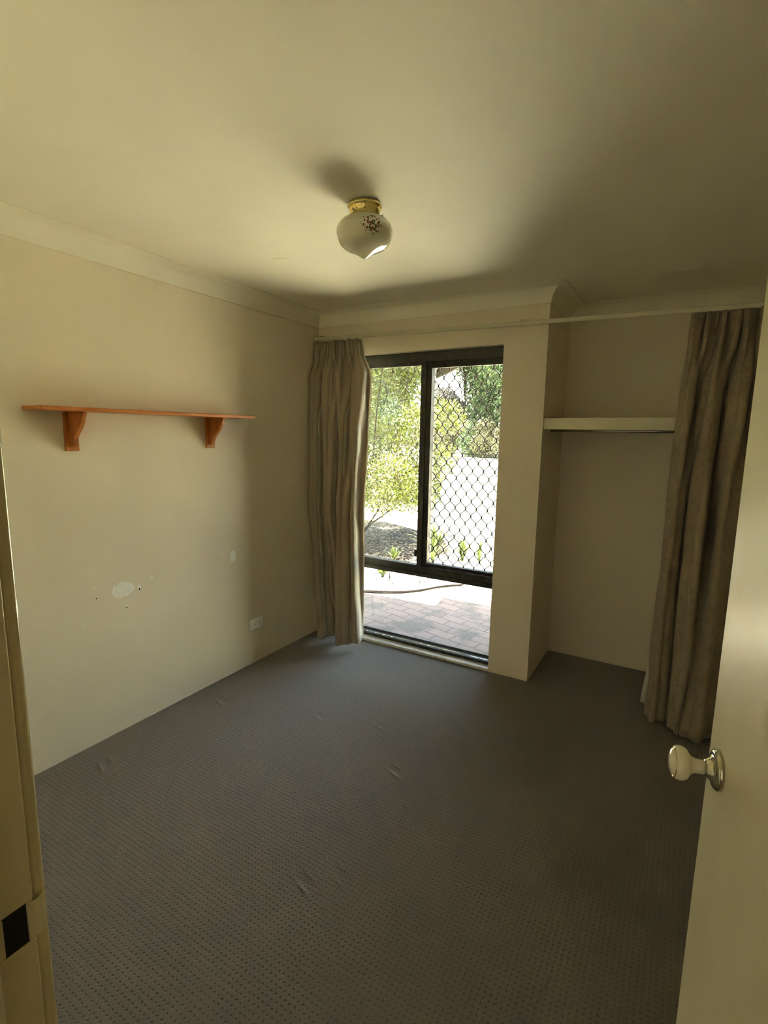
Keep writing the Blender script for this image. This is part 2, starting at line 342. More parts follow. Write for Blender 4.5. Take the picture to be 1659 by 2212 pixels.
# ------------------------------------------------------------------ the setting
D, PX, D2, WR, H = 3.12, 1.66, 3.69, 2.76, 2.40     # window wall, pier corner, closet back, right wall, ceiling
WX0, WX1, WT = 0.18, 1.40, 2.10                      # window opening
YD, JX, HX = 0.222, 1.859, 2.665                     # door wall face, latch jamb, hinge jamb
OUT = 3.37
st = dict(kind='structure')
MB().prism([(-0.15, -1.35), (WR+0.7, -1.35), (WR+0.7, D2+0.02), (PX-0.1, D2+0.02), (PX-0.1, D+0.01), (-0.15, D+0.01)], 'z', -0.12, 0.0).build('floor', M['carpet'], label='brown-grey pin dot carpet over the whole room floor', cat='floor', **st)
MB().box(-0.15, -1.35, H, WR+0.7, D2+0.15, H+0.08).build('ceiling', M['ceiling'], label='plain off-white painted ceiling', cat='ceiling', **st)
wl_ = MB().box(-0.15, -1.35, 0, 0, OUT, H).build('wall_left', M['wall'], label='cream wall behind the timber shelf with chipped paint', cat='wall', **st)
wb = MB()
wb.box(0, D, 0, WX0, OUT, H); wb.box(WX0, D, WT, WX1, OUT, H); wb.box(WX1, D, 0, PX, D2+0.15, H); wb.box(WX0, D, -0.1, WX1, OUT, -0.001)
wb.build('wall_back', M['wall'], label='cream wall with the tall window and square pier', cat='wall', **st)
MB().box(PX, D2, 0, WR, D2+0.15, H).build('wall_closet', M['wall'], label='shadowed cream wall at the back of the closet recess', cat='wall', **st)
MB().box(WR, YD, 0, WR+0.12, D2+0.15, H).build('wall_right', M['wall'], label='cream wall behind the brown curtain and open door', cat='wall', **st)
wf = MB(); wf.box(0, YD-0.11, 0, JX-0.02, YD, H); wf.box(HX+0.02, YD-0.11, 0, WR+0.7, YD, H); wf.box(JX-0.02, YD-0.11, 2.06, HX+0.02, YD, H)
wf.build('wall_front', M['wall'], label='cream wall around the doorway', cat='wall', **st)
wh = MB(); wh.box(0.0, -1.35, 0, WR+0.7, -1.25, H); wh.box(0.7, -1.25, 0, 0.8, YD-0.11, H); wh.box(WR+0.6, -1.25, 0, WR+0.7, YD-0.11, H)
wh.build('wall_hall', M['wall'], label='cream hallway wall behind the camera', cat='wall', **st)
# cove cornice swept round the room with mitred corners
path = [(0, YD), (0, D), (PX, D), (PX, D2), (WR, D2), (WR, YD)]
def sweep(path, prof, closed=False):
    vs, fs = [], []; n = len(path); k = len(prof)
    for i, p in enumerate(path):
        p = Vector(p); d0 = (p-Vector(path[i-1])).normalized() if (i > 0 or closed) else None
        d1 = (Vector(path[(i+1) % n])-p).normalized() if (i < n-1 or closed) else None
        n0 = Vector((d0.y, -d0.x)) if d0 else None; n1 = Vector((d1.y, -d1.x)) if d1 else None
        if n0 is None: mv = n1
        elif n1 is None: mv = n0
        else: b = (n0+n1); mv = b/(1+n0.dot(n1))
        for (dd, z) in prof: vs.append((p.x+mv.x*dd, p.y+mv.y*dd, z))
    for i in range(n if closed else n-1):
        for j in range(k):
            a = i*k+j; b = i*k+(j+1) % k; c = ((i+1) % n)*k+(j+1) % k; d = ((i+1) % n)*k+j
            fs.append((a, b, c, d))
    return vs, fs
prof = [(0.0005, 2.309), (0.007, 2.309)]+[(0.095-0.088*math.cos(t), 2.311+0.084*math.sin(t)) for t in np.linspace(0.0, math.pi/2, 12)]+[(0.099, 2.3965), (0.099, 2.3995), (0.0005, 2.3995)]
vs, fs = sweep(path, prof)
c_ = mesh_obj('trim_1', vs, fs, M['cornice'], label='off-white cove cornice where the walls meet the ceiling', cat='cornice', **st)
c_.data.shade_smooth(); md = c_.modifiers.new('e', 'EDGE_SPLIT'); md.split_angle = math.radians(30)

# chipped paint and screw holes on the left wall (each its own bare spot)
def chip(y, z, w, h, name='bare_plaster_patch', m_='plaster', seed=0, out=0.0006, jag=0.2, pts=22):
    r = random.Random(seed); ol = []
    for i in range(pts):
        a = 2*math.pi*i/pts; k = 1-jag*r.random()
        ol.append((y+math.cos(a)*w/2*k, z+math.sin(a)*h/2*k))
    MB().prism(ol, 'x', -0.001, out).build(name, M[m_], wl_)
chip(1.492, 0.748, 0.135, 0.088, seed=3)
chip(1.582, 0.737, 0.020, 0.042, seed=5); chip(1.583, 0.728, 0.010, 0.014, 'screw_hole', 'hole', 6, 0.0012)
chip(1.657, 0.772, 0.014, 0.020, seed=8)
chip(2.231, 0.772, 0.052, 0.080, seed=11, jag=0.1)
chip(2.197, 0.822, 0.016, 0.012, seed=12)
chip(1.352, 0.742, 0.016, 0.016, seed=13); chip(1.354, 0.740, 0.008, 0.008, 'screw_hole', 'hole', 14, 0.0012)
chip(1.354, 0.795, 0.014, 0.008, seed=15)
chip(1.507, 0.655, 0.008, 0.022, seed=16); chip(1.507, 0.650, 0.007, 0.009, 'screw_hole', 'hole', 17, 0.0012)
chip(1.286, 0.632, 0.009, 0.012, seed=18)
chip(1.79, 0.562, 0.018, 0.006, seed=19)
chip(2.155, 0.800, 0.008, 0.018, seed=20); chip(2.125, 0.815, 0.010, 0.006, seed=21)
for yy, zz, w_ in ((2.16, 0.012, 0.10), (1.86, 0.010, 0.05), (1.62, 0.008, 0.04)): chip(yy, zz*0.5, w_, 0.008, seed=int(yy*100))
# small nick in the ceiling paint, at the left of the lamp
MB().prism([(0.565, 2.02), (0.60, 2.028), (0.625, 2.06), (0.60, 2.045), (0.575, 2.04)], 'z', H-0.0012, H+0.001).build('paint_nick', M['wall'], bpy.data.objects['ceiling'])

# ------------------------------------------------------------------ window
win = empty('window_1', (0, 0, 0), label='tall bronze framed window with a diamond security grille on the upper right pane', cat='window', **st)
YF0, YF1 = 3.165, 3.235
fr = MB(); fr.box(WX0, YF0, 2.035, WX1, YF1, 2.098); fr.box(WX0, YF0, 0.002, WX0+0.035, YF1, 2.035); fr.box(WX1-0.010, YF0, 0.002, WX1, YF1, 2.035)
fr.box(WX0+0.035, YF0+0.012, 0.002, WX1-0.010, YF1, 0.040); fr.box(WX0, YF1, 0.002, WX1, YF1+0.012, 0.058)
fr.build('window_frame', M['bronze'], win, bevel=0.002)
tr = MB(); tr.box(WX0+0.035, YF0+0.004, 0.575, WX1-0.010, YF1-0.005, 0.632); tr.box(WX0+0.035, YF0-0.008, 0.556, WX1-0.010, YF1-0.012, 0.585)
tr.build('transom', M['bronze'], win, bevel=0.002)
mu = MB(); mu.box(0.822, YF0+0.006, 0.632, 0.862, YF1-0.03, 2.035); mu.box(0.858, YF0+0.018, 0.632, 0.896, YF1-0.008, 2.035)
mu.build('mullion', M['bronze'], win, bevel=0.002)
sa = MB(); sa.box(0.896, 3.20, 1.995, 1.388, 3.222, 2.035); sa.box(0.896, 3.20, 0.632, 1.388, 3.222, 0.650); sa.box(0.215, 3.178, 2.012, 0.822, 3.20, 2.035)
sa.build('sash_rail', M['bronze'], win, bevel=0.0015)
MB().box(0.21, 3.186, 0.634, 0.824, 3.190, 2.02).build('glass_pane', M['glass'], win)
MB().box(0.890, 3.209, 0.640, 1.390, 3.213, 2.00).build('glass_pane', M['glass'], win)
MB().box(0.21, 3.198, 0.042, 1.390, 3.202, 0.577).build('glass_pane', M['glass'], win)
MB().box(0.808, 3.160, 0.70, 0.822, 3.176, 0.745).build('latch', M['bronze'], win, bevel=0.003)
MB().box(WX0, D-0.006, 0.001, WX1, YF0+0.014, 0.019).build('sill_board', M['sill'], win, bevel=0.002)
# diamond grille: wavy strands that touch at the nodes
gb = MB(); gx0, gx1, gz0, gz1 = 0.885, 1.384, 0.645, 2.03; cw, chh = 0.0385, 0.103
def strand(x0, x1, ph):
    pts = []
    n = int((gz1-gz0)/chh*10)
    for i in range(n+1):
        z = gz0+(gz1-gz0)*i/n; u = math.cos(2*math.pi*(z-gz0)/chh+ph)
        u = math.copysign(abs(u)**0.82, u)
        pts.append((x0+(x1-x0)*(0.5+0.5*u*0.95), 3.262, z))
    gb.tube(pts, 0.0031, 6, flat=1.0)
nx = int(round((gx1-gx0)/cw))
for k in range(nx+1):
    a = gx0+k*cw-0.012
    b = a+cw
    strand(a, min(b, gx1+0.01), 0 if k % 2 == 0 else math.pi)
nod = MB()
for k in range(nx+1):
    xn = gx0+(k+1)*cw-0.012; j = 0
    z = gz0+(0 if k % 2 == 0 else chh/2)
    while z < gz1:
        if xn < gx1: nod.tube([(xn, 3.262, z-0.012), (xn, 3.262, z-0.005), (xn, 3.262, z+0.005), (xn, 3.262, z+0.012)], [0.002, 0.0052, 0.0052, 0.002], 6)
        z += chh
gb.v_off = len(gb.v); gb.f += [tuple(i+len(gb.v) for i in f) for f in nod.f]; gb.v += nod.v
gr = gb.build('security_grille', M['grille'], win, smooth=True)
gf = MB(); gf.box(0.866, 3.25, 0.60, 0.886, 3.275, 2.09); gf.box(1.384, 3.25, 0.60, 1.398, 3.275, 2.09); gf.box(0.886, 3.25, 2.02, 1.384, 3.275, 2.09); gf.box(0.886, 3.25, 0.60, 1.384, 3.275, 0.642)
gf.build('grille_frame', M['grille'], win)

# ------------------------------------------------------------------ door, jamb, architrave
tj = empty('trim_2', (JX, YD, 0), label='olive painted door jamb with the black latch hole', cat='door frame', **st)
def lb(x0, y0, z0, x1, y1, z1, b=None): return (b or MB()).box(x0-JX, y0-YD, z0, x1-JX, y1-YD, z1)
jm = MB(); hy0, hy1, hz0, hz1 = 0.1935, 0.2145, 1.018, 1.064
lb(JX-0.02, YD-0.11, 0, JX, YD, hz0, jm); lb(JX-0.02, YD-0.11, hz1, JX, YD, 2.04, jm)
lb(JX-0.02, YD-0.11, hz0, JX, hy0, hz1, jm); lb(JX-0.02, hy1, hz0, JX, YD, hz1, jm)
lb(JX-0.02, YD-0.11, 2.04, HX+0.02, YD, 2.06, jm); lb(HX, YD-0.11, 0, HX+0.02, YD, 2.04, jm)
jm.build('jamb', M['trimp'], tj, bevel=0.003, bseg=6)
lb(JX-0.030, hy0-0.0005, hz0-0.0005, JX-0.002, hy1+0.0005, hz1+0.0005).build('latch_hole_black', M['hole'], tj)  # solid black block filling the hole, its inner shade given by colour
sbm = lb(JX, YD-0.11, 0, JX+0.012, YD-0.038, 2.04); lb(HX-0.012, YD-0.11, 0, HX, YD-0.038, 2.04, sbm); lb(JX, YD-0.11, 2.028, HX, YD-0.038, 2.04, sbm)
sbm.build('door_stop', M['trimp'], tj, bevel=0.002)
ar = lb(JX-0.063, YD, 0, JX-0.007, YD+0.016, 2.103); lb(HX+0.007, YD, 0, HX+0.063, YD+0.016, 2.103, ar); lb(JX-0.007, YD, 2.047, HX+0.007, YD+0.016, 2.103, ar)
ar.build('architrave', M['trimp'], tj, bevel=0.006, bseg=8)
# strike plate, painted over, lip bent past the architrave
sp_ = MB(); ypl = [(-0.0005, hy1-YD), (0.0012, hy1-YD), (0.0012, 0.004), (-0.0035, 0.0125), (-0.0052, 0.0125), (-0.0015, 0.004)]
sp_.prism(ypl, 'z', 1.020, 1.062)
sp_.build('strike_plate', M['trimp'], tj, bevel=0.0006)

DAZ = math.radians(11.4)                              # how far the leaf leans left of straight-in
dd = Vector((-math.sin(DAZ), math.cos(DAZ), 0)); dn_ = Vector((-math.cos(DAZ), -math.sin(DAZ), 0))   # along the leaf, out of its visible face
door = empty('door_1', (2.658, 0.244, 0), DAZ, label='cream painted door standing open at the right with an ivory knob', cat='door', **st)
# local frame: +y runs along the leaf from hinge to latch edge, -x is the visible face
MB().box(0, 0, 0.012, 0.036, 0.82, 2.03).build('door_leaf', M['gloss'], door, bevel=0.0015)
KM = Matrix.Translation((0, 0.760, 0.992)) @ Matrix.Rotation(math.radians(-90), 4, 'Y')
MB().lathe([(0, 0.0), (0.034, 0.0), (0.0345, 0.003), (0.0335, 0.006), (0.030, 0.0085), (0.027, 0.0095), (0.0255, 0.0090), (0.022, 0.0105), (0.0175, 0.015), (0.0145, 0.020), (0.0125, 0.022), (0, 0.022)], 56, KM).build('knob_rose', M['chrome'], door, smooth=True)
knob = MB().lathe([(0, 0.020), (0.0115, 0.0205), (0.0120, 0.028), (0.0125, 0.036), (0.0150, 0.042), (0.0205, 0.046), (0.0262, 0.050), (0.0290, 0.056), (0.0292, 0.062), (0.0272, 0.067), (0.0255, 0.0685), (0.0248, 0.0687), (0.0236, 0.0695), (0.0190, 0.0735), (0.0110, 0.0762), (0, 0.077)], 56, KM).build('knob', M['porcelain'], door, smooth=True)
MB().tube([KM @ Vector((0.0250*math.cos(a), 0.0250*math.sin(a), 0.0690)) for a in np.linspace(0, 2*math.pi, 49)], 0.0009, 6, caps=False).build('gold_ring', M['brass'], knob, smooth=True)
for hz in (0.25, 1.75):
    MB().tube([(0.0, -0.006, hz-0.045), (0.0, -0.006, hz+0.045)], 0.006, 12).build('hinge', M['chrome'], door)

# ------------------------------------------------------------------ lamp
lamp = empty('ceiling_lamp', (1.295, 1.724, H), label='small ceiling lamp with a white glass shade, rose posy and brass collar', cat='lamp')
MB().lathe([(0, -0.0005), (0.052, -0.0005), (0.060, -0.002), (0.0635, -0.007), (0.0645, -0.012), (0.0630, -0.016), (0.0580, -0.018), (0.0560, -0.021), (0.0555, -0.050), (0.052, -0.050), (0.052, -0.03), (0, -0.03)], 64).build('brass_collar', M['brass'], lamp, smooth=True)
shade = MB().lathe([(0.050, -0.036), (0.0505, -0.045), (0.056, -0.049), (0.070, -0.054), (0.086, -0.063), (0.0985, -0.077), (0.1045, -0.093), (0.1045, -0.106), (0.1005, -0.122), (0.0950, -0.136), (0.0870, -0.1475), (0.0740, -0.1575), (0.0560, -0.1650), (0.0380, -0.1725), (0.0220, -0.1815), (0.0110, -0.1895), (0.0050, -0.1925), (0, -0.1932)], 96).build('glass_shade', M['opal'], lamp, smooth=True)
for a in (0.5, 2.6, 4.62):
    ca_, sa_ = math.cos(a), math.sin(a)
    s_ = MB().tube([(ca_*0.050, sa_*0.050, -0.041), (ca_*0.066, sa_*0.066, -0.041)], 0.0022, 8)
    s_.tube([(ca_*0.066, sa_*0.066, -0.041), (ca_*0.070, sa_*0.070, -0.041)], 0.0045, 10).build('thumb_screw', M['chrome'], lamp)

# ------------------------------------------------------------------ timber shelf on the left wall
shf = empty('wall_shelf', (0, 1.66, 1.63), label='narrow orange pine shelf on two scrolled brackets on the left wall', cat='shelf')
bd = MB(); y0, y1 = 1.100-1.66, 2.306-1.66
ol = [(0.001, y0), (0.125, y0), (0.150, y0+0.028), (0.150, y1-0.028), (0.125, y1), (0.001, y1)]
bd.prism([(0.001, y0), (0.146, y0), (0.152, y0+0.006), (0.152, y1-0.006), (0.146, y1), (0.001, y1)], 'z', 0.0, 0.018)
bd.build('shelf_board', M['wood'], shf, bevel=0.006)
for yc in (1.291, 2.077):
    y = yc-1.66
    bp = MB().box(0.001, y-0.030, -0.175, 0.013, y+0.030, 0.0).build('bracket_plate', M['woodv'], shf, bevel=0.002)
    outl = [(0.013, 0.0), (0.128, 0.0), (0.128, -0.010), (0.121, -0.020), (0.112, -0.042), (0.096, -0.066), (0.074, -0.088), (0.055, -0.106), (0.043, -0.124), (0.036, -0.143), (0.026, -0.155), (0.013, -0.157)]
    b = MB(); b.prism([(p, q) for p, q in outl], 'y', y-0.010, y+0.010); b.build('bracket', M['woodv'], shf, bevel=0.0015)

# ------------------------------------------------------------------ power point
pp = empty('power_outlet', (0, 2.415, 0.274), label='white single power point low on the left wall', cat='power outlet')
MB().box(0.0005, -0.0585, -0.0365, 0.011, 0.0585, 0.0365).build('cover_plate', M['white_plastic'], pp, bevel=0.003)
MB().box(0.011, -0.020, -0.011, 0.0165, -0.006, 0.008).build('rocker_switch', M['white_plastic'], pp, bevel=0.0025)
for (yy, zz, rot) in ((0.016, 0.006, 0.5), (0.034, 0.006, -0.5), (0.025, -0.013, 0)):
    b = MB().box(-0.0005, -0.001, -0.0045, 0.0008, 0.001, 0.0045).build('pin_slot', M['hole'], pp); b.location = (0.011, yy, zz); b.rotation_euler = (rot, 0, 0)

# ------------------------------------------------------------------ closet shelf and rod
cs = empty('closet_shelf', (PX, 3.14, 1.60), label='cream painted closet shelf with a deep front edge and chrome rod below', cat='shelf')
b = MB(); b.box(0.001, 0.018, 0.040, WR-PX-0.001, 0.545, 0.058).build('shelf_board', M['shelfwhite'], cs)
MB().box(0.001, 0.0, -0.004, WR-PX-0.001, 0.018, 0.062).build('front_edge', M['shelfwhite'], cs, bevel=0.0015)
MB().tube([(0.001, 0.20, -0.007), (WR-PX-0.001, 0.20, -0.007)], 0.0105, 16).build('hanging_rod', M['alu'], cs, smooth=True)
for x in (0.001, WR-PX-0.021): MB().box(x, 0.02, 0.0, x+0.02, 0.54, 0.04).build('support_cleat', M['shelfwhite'], cs)

# ------------------------------------------------------------------ curtain rail
rl = empty('curtain_rail', (0, 3.04, 2.2), label='long cream curtain rail running from the left wall across the closet', cat='curtain rail')
def railpt(x): return (x, 3.045-0.014*x, 2.222-0.0205*x)
def rail_seg(x0, x1, w, h, name):
    a, b = Vector(railpt(x0)), Vector(railpt(x1)); pts = []
    vs = []
    for p in (a, b):
        for (oy, oz) in ((-w/2, -h/2), (w/2, -h/2), (w/2, h/2), (-w/2, h/2)): vs.append((p.x, p.y-3.04+oy, p.z-2.2+oz))
    fs = [(0, 1, 2, 3), (7, 6, 5, 4), (0, 4, 5, 1), (1, 5, 6, 2), (2, 6, 7, 3), (3, 7, 4, 0)]
    return mesh_obj(name, vs, fs, M['white_enamel'], rl, bevel=0.003)
rail_seg(0.012, 1.37, 0.012, 0.019, 'inner_track'); rail_seg(1.36, WR-0.002, 0.016, 0.024, 'outer_track')
rail_seg(0.42, 1.365, 0.020, 0.004, 'track_lip').location = (0, -0.002, -0.011)
for x in (0.06, 1.53):
    p = railpt(x)
    MB().box(x-0.012, p[1]-3.04, p[2]-2.2+0.008, x+0.012, D-3.04-0.001, p[2]-2.2+0.022).build('wall_bracket', M['white_enamel'], rl)
    MB().box(x-0.003, p[1]-3.04-0.008, p[2]-2.2-0.013, x, p[1]-3.04-0.004, p[2]-2.2+0.022).build('bracket_clip', M['trimp'], rl)
for x in (1.31,): p = railpt(x); MB().box(x-0.004, p[1]-3.045, p[2]-2.2-0.024, x+0.004, p[1]-3.037, p[2]-2.2-0.009).build('glider', M['white_plastic'], rl)

# ------------------------------------------------------------------ curtains
def curtain(keys, ns, nz, off, name, m_, parent, pleat=0, zlo=None, amp=0.012, seed=1, inset=0):
    """keys: list of (z, [(x, y)...]) from top to bottom, each a plan view of the cloth at that height"""
    r = np.random.default_rng(seed)
    rows = [catmull(pl, ns) for z, pl in keys]; zs = [z for z, _ in keys]
    zt, zb = zs[0], (zlo if zlo is not None else zs[-1])
    arr = np.stack(rows)                                       # k, ns, 2
    vs = []; ph = r.uniform(0, 6.28, 12)
    for j in range(nz):
        z = zt+(zb-zt)*(j/(nz-1))**1.0
        t = float(np.interp(-z, [-q for q in zs], range(len(zs)))); i = min(int(t), len(zs)-2); u = t-i; u = u*u*(3-2*u)
        row = arr[i]*(1-u)+arr[i+1]*u
        tan = np.gradient(row, axis=0); tan /= np.linalg.norm(tan, axis=1)[:, None]+1e-9
        nor = np.stack([tan[:, 1], -tan[:, 0]], 1)
        s = np.linspace(0, 1, ns)
        top = max(0, 1-(zt-z)/0.32)
        wig = amp*top*np.sin(s*2*math.pi*pleat+ph[0])+0.003*np.sin(s*38+z*5+ph[1])*np.sin(z*3.1+ph[2])+0.0035*np.sin(s*21-z*7+ph[3])+0.0025*np.sin(s*60+z*13+ph[4])*np.sin(z*9+s*12)
        wig += 0.011*np.sin(s*2*math.pi*pleat*0.75+ph[7]+0.9*np.sin(z*1.7+ph[8]))*min(1, (zt-z)/0.3)
        wig += 0.004*np.sin(z*17+s*25+ph[5])*np.clip(1-(z-zb)/0.5, 0, 1)
        row = row+nor*(wig[:, None]+off)
        for k in range(ns): vs.append((row[k, 0], row[k, 1], z+0.004*math.sin(s[k]*9+ph[6])*(j == nz-1)))
    fs = [(j*ns+k, j*ns+k+1, (j+1)*ns+k+1, (j+1)*ns+k) for j in range(nz-1) for k in range(ns-1)]
    o = mesh_obj(name, vs, fs, m_, parent, smooth=True, solid=0.003)
    return o
cl = empty('curtain', (0, 0, 0), label='gathered taupe curtain hanging at the left of the window', cat='curtain')
def zz(x0, x1, n, ya, yb): return [(x0+(x1-x0)*i/(n-1), ya if i % 2 else yb) for i in range(n)]
keysL = [
 (2.196, zz(0.025, 0.405, 15, 3.030, 3.062)),
 (2.12, zz(0.020, 0.425, 15, 3.005, 3.062)),
 (1.93, [(0.022, 3.05), (0.035, 2.99), (0.075, 2.965), (0.10, 3.02), (0.13, 3.00), (0.165, 2.955), (0.205, 2.97), (0.225, 3.03), (0.265, 2.985), (0.31, 2.96), (0.345, 3.03), (0.38, 3.00), (0.425, 2.95), (0.50, 2.93), (0.535, 2.99)]),
 (1.55, [(0.022, 3.05), (0.030, 2.98), (0.07, 2.94), (0.105, 2.96), (0.125, 3.02), (0.165, 2.97), (0.205, 2.93), (0.245, 2.95), (0.265, 3.01), (0.31, 2.95), (0.345, 2.925), (0.375, 3.01), (0.42, 2.93), (0.48, 2.91), (0.505, 3.0)]),
 (1.0, [(0.030, 3.06), (0.045, 2.97), (0.08, 2.93), (0.115, 2.94), (0.14, 3.01), (0.175, 3.0), (0.205, 2.92), (0.245, 2.92), (0.27, 2.99), (0.31, 2.97), (0.335, 2.90), (0.375, 2.92), (0.40, 2.985), (0.455, 2.90), (0.488, 2.98)]),
 (0.5, [(0.06, 3.06), (0.085, 2.98), (0.115, 2.92), (0.15, 2.91), (0.17, 2.98), (0.20, 3.02), (0.235, 2.95), (0.265, 2.97), (0.285, 3.01), (0.31, 2.95), (0.335, 2.88), (0.385, 2.885), (0.42, 2.94), (0.465, 2.90), (0.490, 3.0)]),
 (0.045, [(0.11, 3.07), (0.135, 2.98), (0.165, 2.89), (0.205, 2.88), (0.225, 2.95), (0.245, 3.04), (0.27, 3.03), (0.285, 3.05), (0.305, 3.01), (0.325, 2.93), (0.345, 2.865), (0.395, 2.87), (0.425, 2.92), (0.455, 2.945), (0.468, 3.03)])]
curtain(keysL, 170, 60, 0, 'curtain_cloth', M['curtain'], cl, pleat=13, zlo=0.04, seed=4)
curtain([(z, [(x, y+0.016) for x, y in pl]) for z, pl in keysL], 170, 60, 0, 'lining', M['lining'], cl, pleat=13, zlo=0.06, seed=4)
cr2 = empty('curtain', (0, 0, 0), label='brown patterned curtain with white lining at the right in front of the closet', cat='curtain')
keysR = [
 (2.155, zz(2.372, 2.735, 15, 2.985, 3.020)),
 (2.05, zz(2.365, 2.740, 15, 2.960, 3.022)),
 (1.75, [(2.362, 3.03), (2.368, 2.98), (2.40, 2.955), (2.425, 3.03), (2.455, 3.0), (2.475, 2.94), (2.515, 2.935), (2.535, 3.06), (2.555, 3.0), (2.585, 2.94), (2.625, 2.95), (2.64, 3.02), (2.67, 2.99), (2.70, 2.95), (2.742, 2.99)]),
 (1.15, [(2.355, 3.05), (2.352, 2.99), (2.385, 2.955), (2.41, 2.985), (2.425, 3.05), (2.45, 2.99), (2.475, 2.92), (2.515, 2.915), (2.535, 3.06), (2.555, 2.96), (2.60, 2.915), (2.635, 2.97), (2.66, 3.02), (2.70, 2.96), (2.742, 2.98)]),
 (0.5, [(2.352, 3.07), (2.350, 3.01), (2.38, 2.965), (2.41, 2.98), (2.435, 3.05), (2.46, 2.98), (2.485, 2.915), (2.52, 2.90), (2.535, 2.96), (2.56, 2.91), (2.61, 2.905), (2.64, 2.98), (2.665, 3.03), (2.705, 2.96), (2.742, 2.97)]),
 (0.035, [(2.35, 3.09), (2.352, 3.02), (2.378, 2.968), (2.41, 2.985), (2.435, 3.01), (2.455, 2.965), (2.475, 2.925), (2.50, 2.905), (2.515, 2.915), (2.545, 2.885), (2.60, 2.89), (2.635, 2.955), (2.67, 3.03), (2.71, 2.97), (2.742, 2.96)])]
curtain(keysR, 170, 60, 0, 'curtain_cloth', M['curtain2'], cr2, pleat=12, zlo=0.03, seed=9, amp=0.014)
def lin(pl): return [(x, y+0.02) for x, y in pl]
lk = [(2.155, [(2.39, 3.03), (2.48, 3.045), (2.58, 3.03), (2.70, 3.05)]), (1.0, [(2.365, 3.085), (2.44, 3.07), (2.54, 3.09), (2.70, 3.06)]), (0.45, [(2.344, 3.11), (2.42, 3.08), (2.54, 3.11), (2.70, 3.07)]), (0.05, [(2.318, 3.125), (2.365, 3.075), (2.50, 3.11), (2.70, 3.08)])]
curtain(lk, 60, 30, 0, 'lining', M['lining'], cr2, pleat=6, zlo=0.055, seed=5, amp=0.004)

# ------------------------------------------------------------------ outdoors
G = -0.09
def ground():
    vs, fs = [], []; n = 60
    mesh_obj('ground', [(-60, 3.0, G-0.02), (40, 3.0, G-0.02), (40, 90, G-0.02), (-60, 90, G-0.02), (-60, 3.0, G-0.3), (40, 3.0, G-0.3), (40, 90, G-0.3), (-60, 90, G-0.3)],
      [(0, 1, 2, 3), (7, 6, 5, 4), (0, 4, 5, 1), (1, 5, 6, 2), (2, 6, 7, 3), (3, 7, 4, 0)], M['soil'], label='pale sunlit sandy yard beyond the patio', cat='ground', **st)
ground()
mesh_obj('lawn', [(-50, 10.5, G-0.02), (35, 10.5, G-0.02), (35, 85, G-0.02), (-50, 85, G-0.02), (-50, 10.5, G-0.008), (35, 10.5, G-0.008), (35, 85, G-0.008), (-50, 85, G-0.008)],
      [(0, 3, 2, 1), (4, 5, 6, 7), (0, 1, 5, 4), (1, 2, 6, 5), (2, 3, 7, 6), (3, 0, 4, 7)], M['lawn'], label='dry pale lawn stretching to the far trees', cat='lawn', **st)
edge = [(-1.6, 4.22), (-1.0, 4.24), (-0.39, 4.30), (-0.07, 4.45), (0.10, 4.64), (0.24, 4.91), (0.41, 5.10), (0.9, 5.35), (1.6, 5.5), (2.6, 5.5)]
MB().prism([(-1.6, OUT+0.001), (2.6, OUT+0.001), (2.6, 5.1), (0.95, 4.86), (0.34, 4.74), (0.42, 4.46), (-0.36, 4.34), (-1.6, 4.22)], 'z', G-0.05, G+0.005).build('patio', M['paver'], label='grey-pink brick paved patio outside the window', cat='patio', **st)
MB().prism([(-4.6, 4.6), (-1.6, 4.235)]+[(x, y+0.01) for x, y in edge[1:7]]+[(0.42, 5.9), (-0.5, 6.7), (-3.0, 7.4), (-4.6, 7.2)], 'z', G-0.04, G-0.005).build('garden_bed', M['bed'], label='mulched garden bed under the big leafy shrub', cat='garden bed', **st)
hp = catmull([(x, y+0.02, G+0.012) for x, y in edge[1:7]], 50); hp2 = catmull([(x+0.01, y+0.055+0.02*math.sin(i), G+0.012) for i, (x, y) in enumerate(edge[2:7])], 40)
tag(MB().tube([tuple(p) for p in hp], 0.011, 8).build('garden_hose', M['hose'], smooth=True), 'thin dark garden hose curving along the patio edge, nearer of two', 'hose')
tag(MB().tube([tuple(p) for p in hp2], 0.009, 8).build('garden_hose', M['hose'], smooth=True), 'thin dark garden hose lying on the soil side of its neighbour', 'hose')
MB().prism([(-3.6, 5.5), (-0.95, 5.45), (-0.45, 5.9), (-0.35, 6.6), (-0.9, 7.5), (-2.4, 8.2), (-3.8, 8.0)], 'z', G-0.03, G+0.002).build('shade_litter', M['shade_litter'], label='painted dark shade with leaf litter flecks on the ground under the shrub', cat='garden bed', **st)  # added patch that darkens the ground where the shrub's shade falls
# eave of this house: carries the shade line across the patio
ev = MB(); ev.prism([(-3, OUT+0.002), (PX, OUT+0.002), (PX, D2+0.16), (4.2, D2+0.16), (4.2, 4.42), (0.36, 4.33), (0.40, 4.06), (-3, 3.93)], 'z', 2.36, 2.50)
ev.prism([(-3, -1.5), (4.2, -1.5), (4.2, D2+0.3), (-3, D2+0.3)], 'z', 2.501, 2.60)
ev.build('roof', M['soffit'], label='eave of the house above the patio', cat='roof', **st)
MB().box(-0.3, -1.5, -0.2, -0.15, OUT, 2.52).build('wall_outer', M['brick'], label='outer brick side of the house', cat='wall', **st)
MB().box(WR+0.7, -1.5, -0.2, WR+0.8, D2+0.2, 2.52).build('wall_east', M['brick'], label='outer brick wall beyond the hallway', cat='wall', **st)

